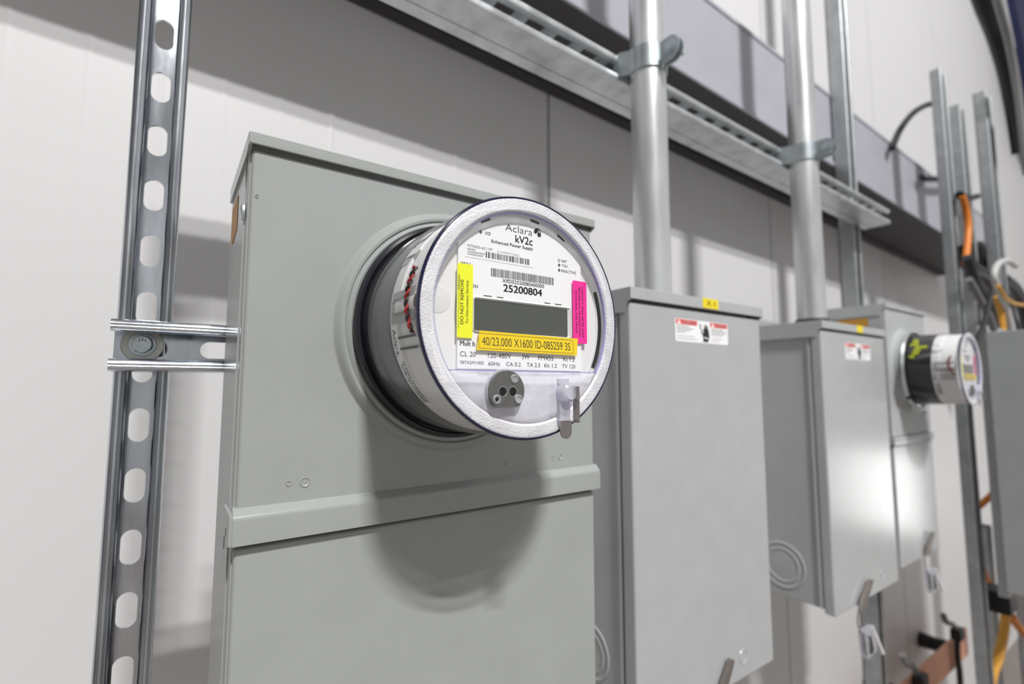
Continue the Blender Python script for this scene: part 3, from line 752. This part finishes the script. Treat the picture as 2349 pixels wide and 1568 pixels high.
# ---------------------------------------------------------------- plain boxes (2 and 3)
def plain_box(x0, x1, yf, yr, zb, zt, label, dl, tg, tagtext, hz, kn, kr, mark):
    t = thing('electrical_box', label, 'electrical box', ((x0 + x1) / 2, yr, zb), 'narrow grey boxes under the conduits')
    off = (-(x0 + x1) / 2, -yr, -zb)
    b = MB().use(PAINT2); b.box(x0 + .0035, x1 - .0035, yf + .016, yr, zb + .006, zt - .004, .002); knockout(b, x0 + .0035, kn[0], kn[1], kr)
    b.box(x0 + .0005, x0 + .004, yf + .020, yf + .026, zb + .008, zt - .03, .0012)
    shifted(b, off).build('body', t)
    b = MB().use(PAINT2); b.box(x0, x1, yf, yf + .018, zb, zt - .017, .003, 3)
    b.lathe([(.0095, yf + .0002), (.0088, yf - .0008), (.0076, yf - .0006), (.0068, yf + .0003), (.0001, yf + .0001)], mark[0], mark[1], 28)
    shifted(b, off).build('cover', t)
    b = MB().use(PAINT2); cap(b, x0 - .0022, x1 + .0022, yf - .004, yr, zt, .0142, .029); shifted(b, off).build('top_cap', t)
    danger_label(t, off, *dl)
    b = MB().use(YTAG); yy = yf - .004; b.slab([(tg[0], tg[2]), (tg[1], tg[2]), (tg[1], tg[3]), (tg[0], tg[3])], yy - .0004, yy)
    if tagtext: b.use(INK); b.text(tagtext, tg[0] + .008, tg[1] - .008, tg[2] + .0036, .0062, yy - .0005, .01)
    lab(shifted(b, off).build('yellow_tag', t), 'small yellow tag')
    hasp_and(t, off, *hz)
    return t
plain_box(.4518, .7295, .388, .552, 1.0735, 1.5674, 'narrow grey box right of the big meter socket, with a sharp danger label', (.5334, .6462, .388, 1.5084, 1.5372), (.5860, .6204, 1.5545, 1.5676), 'X 1', (.603, .3850, 1.0905, .6), (.4651, 1.1347), .034, (.6547, 1.1014))
plain_box(.9711, 1.2520, .4104, .552, 1.0610, 1.5702, 'narrow grey box with round knockout rings on its side, second under the conduits', (1.0660, 1.1790, .4104, 1.5038, 1.5345), (1.1136, 1.1400, 1.5567, 1.5706), None, (1.0742, .4060, 1.0781), (.4980, 1.1226), .042, (1.176, 1.092))

# ---------------------------------------------------------------- far meter socket (box 4)
x0, x1, yf, yr = 1.298, 1.540, .42, .5545
t4 = thing('meter_socket', 'far grey meter socket box carrying the second meter, behind the narrow boxes', 'electrical box', (1.398, yr, 1.07))
off = (-1.398, -yr, -1.07)
b = MB().use(PAINT2); b.box(x0, x1, yf + .005, yr, 1.07, 1.631, .002); shifted(b, off).build('body', t4)
b = MB().use(PAINT2); cap(b, x0 - .002, x1 + .002, yf - .003, yr, 1.634, .010, .026); shifted(b, off).build('top_cap', t4)
b = MB().use(PAINT2); b.box(x0 + .001, x1 - .001, yf, yf + .008, 1.345, 1.622, .002); b.lathe([(.095, .42), (.092, .4170), (.0885, .4140), (.0880, .4050), (.086, .4030), (.0835, .4035), (.083, .4185)], 1.398, 1.489, 96); shifted(b, off).build('upper_cover', t4)
b = MB().use(PAINT2); b.box(x0 + .001, x1 - .001, yf, yf + .008, 1.072, 1.325, .002); shifted(b, off).build('lower_cover', t4)
b = MB().use(PAINT2); b.box(x0 - .002, x1 + .002, yf - .004, yf + .03, 1.326, 1.344, .0015); shifted(b, off).build('seal_band', t4)
b = MB().use(ORLAB); b.poly([(0, 0), (1, 0), (1, 1), (0, 1)], 0, lambda u, v: (x0 - .0006, .452 + .06 * u, 1.560 + .045 * v)); lab(shifted(b, off).build('side_label', t4), 'orange paper label')
b = MB().use(GALV); b.tube(spline([(1.398 + .087 * math.cos(a), .4000, 1.489 + .087 * math.sin(a)) for a in [math.radians(q) for q in range(-120, 230, 10)]], 2), .0042, 8)
b.tube(spline([(1.398 + .087 * math.cos(math.radians(228)), .4000, 1.489 + .087 * math.sin(math.radians(228))), (1.345, .395, 1.415), (1.360, .388, 1.398), (1.374, .382, 1.395)], 4), .0035, 8)
shifted(b, off).build('sealing_ring', t4)
hasp_and(t4, off, 1.452, .4160, 1.100)

# ---------------------------------------------------------------- right hand cabinet
tcab = thing('cabinet', 'large dark grey electrical cabinet cut off by the right edge of the picture', 'cabinet', (2.15, .42, .86))
off = (-2.15, -.42, -.86)
b = MB().use(PAINT_DK); b.box(1.90, 2.40, .285, .384, .90, 1.604, .003); shifted(b, off).build('body', tcab)
b = MB().use(PAINT_DK); b.box(1.898, 2.402, .275, .287, .898, 1.606, .003); shifted(b, off).build('door', tcab)
b = MB().use(PAINT2); b.box(1.915, 2.385, .384, .405, .88, 1.625, .002); shifted(b, off).build('mounting_flange', tcab)

# ---------------------------------------------------------------- seal tags
def seal(x, y, z, label):
    t = thing('seal_tag', label, 'seal tag', (x, y, z), 'clear seal tags hanging under the boxes')
    b = MB().use(TABM); b.slab([(-.016, .004), (.030, .003), (.034, -.040), (-.006, -.044)], -.005, .005); b.build('tag_block', t)
    b = MB().use(DARKF); b.slab([(.004, -.006), (.012, -.010), (.022, -.034), (.016, -.040), (.004, -.038)], -.0055, .0055); b.build('lock_core', t)
    b = MB().use(LABELW); b.tube([(.026, -.002, .002), (.058, -.005, -.052)], .0030, 8); b.build('pull_tail', t)
    b = MB().use(GREYC); b.tube(spline([(.010, 0, .044), (-.018, 0, .040), (-.026, 0, .022), (-.016, 0, .002)], 6), .0012, 8); b.build('wire_loop', t)
    return t
seal(1.066, .405, 1.0160, 'clear seal tag hanging from the hasp of the box with knockout rings')
seal(1.444, .415, 1.0380, 'clear seal tag hanging under the far meter socket')

# ---------------------------------------------------------------- cables at the right
cable('cable', [(1.9194, 0.5750, 2.2235), (2.0112, 0.5750, 2.3183), (2.1716, 0.5750, 2.4326), (2.3748, 0.5750, 2.5290), (2.5021, 0.5650, 2.5418), (2.5577, 0.5600, 2.4974), (2.5671, 0.5600, 2.4001), (2.5330, 0.5600, 2.2832)], .010, RUBBER, 'black cable looping in an arch over the wireway behind the posts')
cable('cable', [(2.1771, 0.5750, 2.1965), (2.2015, 0.5700, 2.1880), (2.3176, 0.5650, 2.2145), (2.4562, 0.5600, 2.2519)], .010, RUBBER, 'short black cable stub lying along the wireway top by the posts')
cable('orange_cable', [(1.9450, 0.4200, 2.0210), (1.9785, 0.4200, 1.9850), (1.9865, 0.4200, 1.9325), (1.9626, 0.4200, 1.8746), (1.9245, 0.4200, 1.8095)], .009, ORANGE, 'thick orange cord hanging on the shorter post at upper right', 'cord')
b = MB().use(BLACKP); b.tube([(1.9414, 0.4250, 2.0232), (2.0493, 0.4250, 2.0362), (2.1410, 0.4250, 2.0637)], [.012, .009, .009], 10); tag(b.build('cord_clip'), 'black clip holding the top of the orange cord', 'clip')
cable('amber_cable', [(2.1348, 0.4000, 1.7312), (2.1581, 0.4000, 1.6919), (2.1710, 0.4000, 1.6514), (2.1763, 0.4000, 1.6034)], .0105, AMBER, 'amber cord dropping behind the top of the dark cabinet', 'cord')
cable('brown_cable', [(2.0112, 0.3700, 1.7464), (2.0766, 0.3700, 1.7207), (2.1779, 0.3700, 1.7105), (2.3361, 0.3700, 1.7184)], .005, AMBER, 'thin brown cord curving to the right edge above the cabinet', 'cord')
gb = 'black cables bunched above the dark cabinet'
for k, (P_, r_, lb) in enumerate((
    ([(1.9722, 0.4250, 1.8774), (1.9992, 0.4250, 1.8144), (2.1643, 0.4250, 1.8017), (2.3475, 0.4250, 1.7418), (2.4882, 0.4250, 1.6302)], .019, 'thick black cable, uppermost of the bunch above the cabinet'),
    ([(1.8555, 0.4000, 1.8144), (1.9157, 0.4000, 1.7594), (2.0303, 0.4000, 1.7071), (2.0956, 0.4000, 1.6056)], .013, 'black cable in the middle of the bunch above the cabinet'),
    ([(2.5952, 0.5300, 2.0053), (2.6691, 0.5300, 1.9287), (2.8400, 0.5300, 1.8785), (2.9905, 0.5300, 1.8006), (3.0354, 0.5300, 1.6703)], .022, 'black cable crossing behind the pale loop above the cabinet'),
    ([(2.1080, 0.4590, 1.8506), (2.1474, 0.4590, 1.7699), (2.2595, 0.4590, 1.6935), (2.3044, 0.4590, 1.6150)], .008, 'black cable lowest of the bunch, just left of the amber cord'),
    ([(3.0931, 0.5550, 1.9327), (3.2833, 0.5550, 1.9144), (3.4291, 0.5550, 1.8447), (3.5187, 0.5550, 1.7219)], .026, 'black cable nearest the right edge above the cabinet'))):
    cable('black_cable', P_, r_, RUBBER, lb, 'cable', gb)
cable('grey_cable', [(1.7636, 0.3800, 1.7370), (1.8169, 0.3750, 1.6947), (1.8658, 0.3700, 1.6564), (1.9226, 0.3700, 1.6117)], .009, GREYC, 'grey cable slanting down in front of the black bunch')
cable('pale_cable', [(2.3412, 0.3850, 1.8540), (2.2395, 0.3850, 1.8571), (2.1144, 0.3850, 1.8293), (2.0518, 0.3850, 1.7870), (2.0875, 0.3850, 1.7443), (2.1644, 0.3850, 1.6975), (2.2272, 0.3850, 1.6120)], .009, LGREYC, 'pale grey cable curling in a loop over the black bunch')
cable('black_lead', [(1.8086, 0.3450, 1.7034), (1.7629, 0.3450, 1.6617), (1.7085, 0.3450, 1.6121), (1.6526, 0.3450, 1.5757), (1.6140, 0.3450, 1.5418)], .006, RUBBER, 'thin black lead dropping beside the far meter rim')
cable('orange_lead', [(2.2829, 0.5200, 1.0424), (2.2882, 0.5000, 1.0670), (2.2925, 0.4700, 1.1172), (2.15, .416, 1.27)], .010, ORANGE, 'orange lead peeking out between the tall post and the cabinet', 'cord')
cable('orange_lead', [(2.1928, 0.5000, 0.8745), (2.1509, 0.4800, 0.8558), (2.1082, 0.4600, 0.8454), (2.0750, 0.4550, 0.8330)], .010, ORANGE, 'short orange lead entering the black plug low beside the cabinet', 'cord')
b = MB().use(BLACKP); p = Vector((2.0692, 0.4550, 0.8293)); b.box(p.x - .05, p.x + .035, p.y - .052, p.y + .02, p.z - .03, p.z + .03, .006); tag(b.build('cable_plug'), 'black plug at the cabinet corner under the short orange lead', 'plug')
cable('amber_cable', [(2.2407, 0.4600, 0.7363), (2.2033, 0.4600, 0.6870), (2.1331, 0.4600, 0.6427), (2.0513, 0.4600, 0.6118), (1.9989, 0.4600, 0.5748)], .0125, AMBER, 'amber cord hanging below the dark cabinet toward the bottom edge', 'cord')
cable('amber_cable', [(2.3433, 0.4700, 0.7004), (2.4231, 0.4700, 0.6451), (2.5634, 0.4700, 0.5643)], .0125, ORANGE, 'orange cord slanting right below the dark cabinet', 'cord')

# ---------------------------------------------------------------- copper ground bar
tcu = thing('ground_bar', 'copper ground bar on standoffs low on the white wall at right', 'ground bar', (2.45, .70, .40))
b = MB().use(COPPER); b.box(-.5, .33, -.006, .006, -.045, .060, .002); b.build('bar', tcu)
for xx in (-.35, .18):
    b = MB().use(BLACKP); b.lathe([(.0001, .0060), (.026, .0060), (.030, .03), (.026, .06), (.030, .109), (.0001, .109)], xx, .01, 24); b.build('standoff', tcu)
for k, (P_, lb) in enumerate((
    ([(2.3916, 0.6600, 0.6190), (2.4142, 0.6600, 0.5904), (2.5247, 0.6700, 0.5471), (2.6262, 0.6850, 0.4919)], 'grey wire bent into the upper lug of the copper bar'),
    ([(1.9909, 0.6600, 0.5994), (2.0146, 0.6600, 0.5658), (2.1021, 0.6700, 0.5255), (2.1820, 0.6850, 0.4648)], 'grey wire bent into the lower lug of the copper bar'),
    ([(2.6038, 0.6800, 0.4852), (2.5870, 0.6800, 0.4172), (2.5973, 0.6800, 0.3499), (2.5938, 0.6800, 0.2712)], 'dark wire dropping straight down from the copper bar'))):
    cable('ground_wire', P_, .010, GREYC if k < 2 else RUBBER, lb, 'wire', 'wires on the copper ground bar')
for k, (p, lb) in enumerate((((2.5906, 0.6750, 0.4940), 'black lug at the upper end of the copper bar'), ((2.1784, 0.6750, 0.4536), 'black lug at the lower end of the copper bar'))):
    b = MB().use(BLACKP); b.box(-.028, .028, -.016, .018, -.020, .022, .005); tag(b.build('cable_lug', loc=p), lb, 'lug', 'lugs on the copper ground bar')

# ---------------------------------------------------------------- dark hose sweeping down at the upper right
cable('hose', [(2.1257, 0.4000, 2.9031), (2.2866, 0.4000, 2.7931), (2.4410, 0.4000, 2.7297), (2.5590, 0.4000, 2.6403), (2.6392, 0.4000, 2.5119), (2.6838, 0.4000, 2.3503)], .027, BLACKP, 'wide black hose sweeping down the upper right corner', 'hose')
cable('grey_conduit', [(2.1139, 0.3500, 2.8577), (2.2068, 0.3500, 2.7215), (2.3237, 0.3500, 2.6174), (2.3925, 0.3500, 2.4538), (2.4157, 0.3500, 2.1782)], .011, GREYC, 'thin grey pipe curving along the right side of the black hose', 'pipe')
b = MB().use(NAVYB); q = [(4.5998, 0.7000, 4.5713), (4.6579, 0.7000, 4.1138), (4.8256, 0.7000, 3.8307), (4.9258, 0.7000, 3.4772), (5.1987, 0.7000, 3.2328)]
pts = [(p_[0], p_[2]) for p_ in q] + [(q[-1][0] + 1.2, q[-1][2]), (q[-1][0] + 1.2, q[0][2])]
b.slab(pts, .66, .70); tag(b.build('tarpaulin'), 'dark navy tarpaulin hung on the wall at the top right corner', 'tarpaulin')
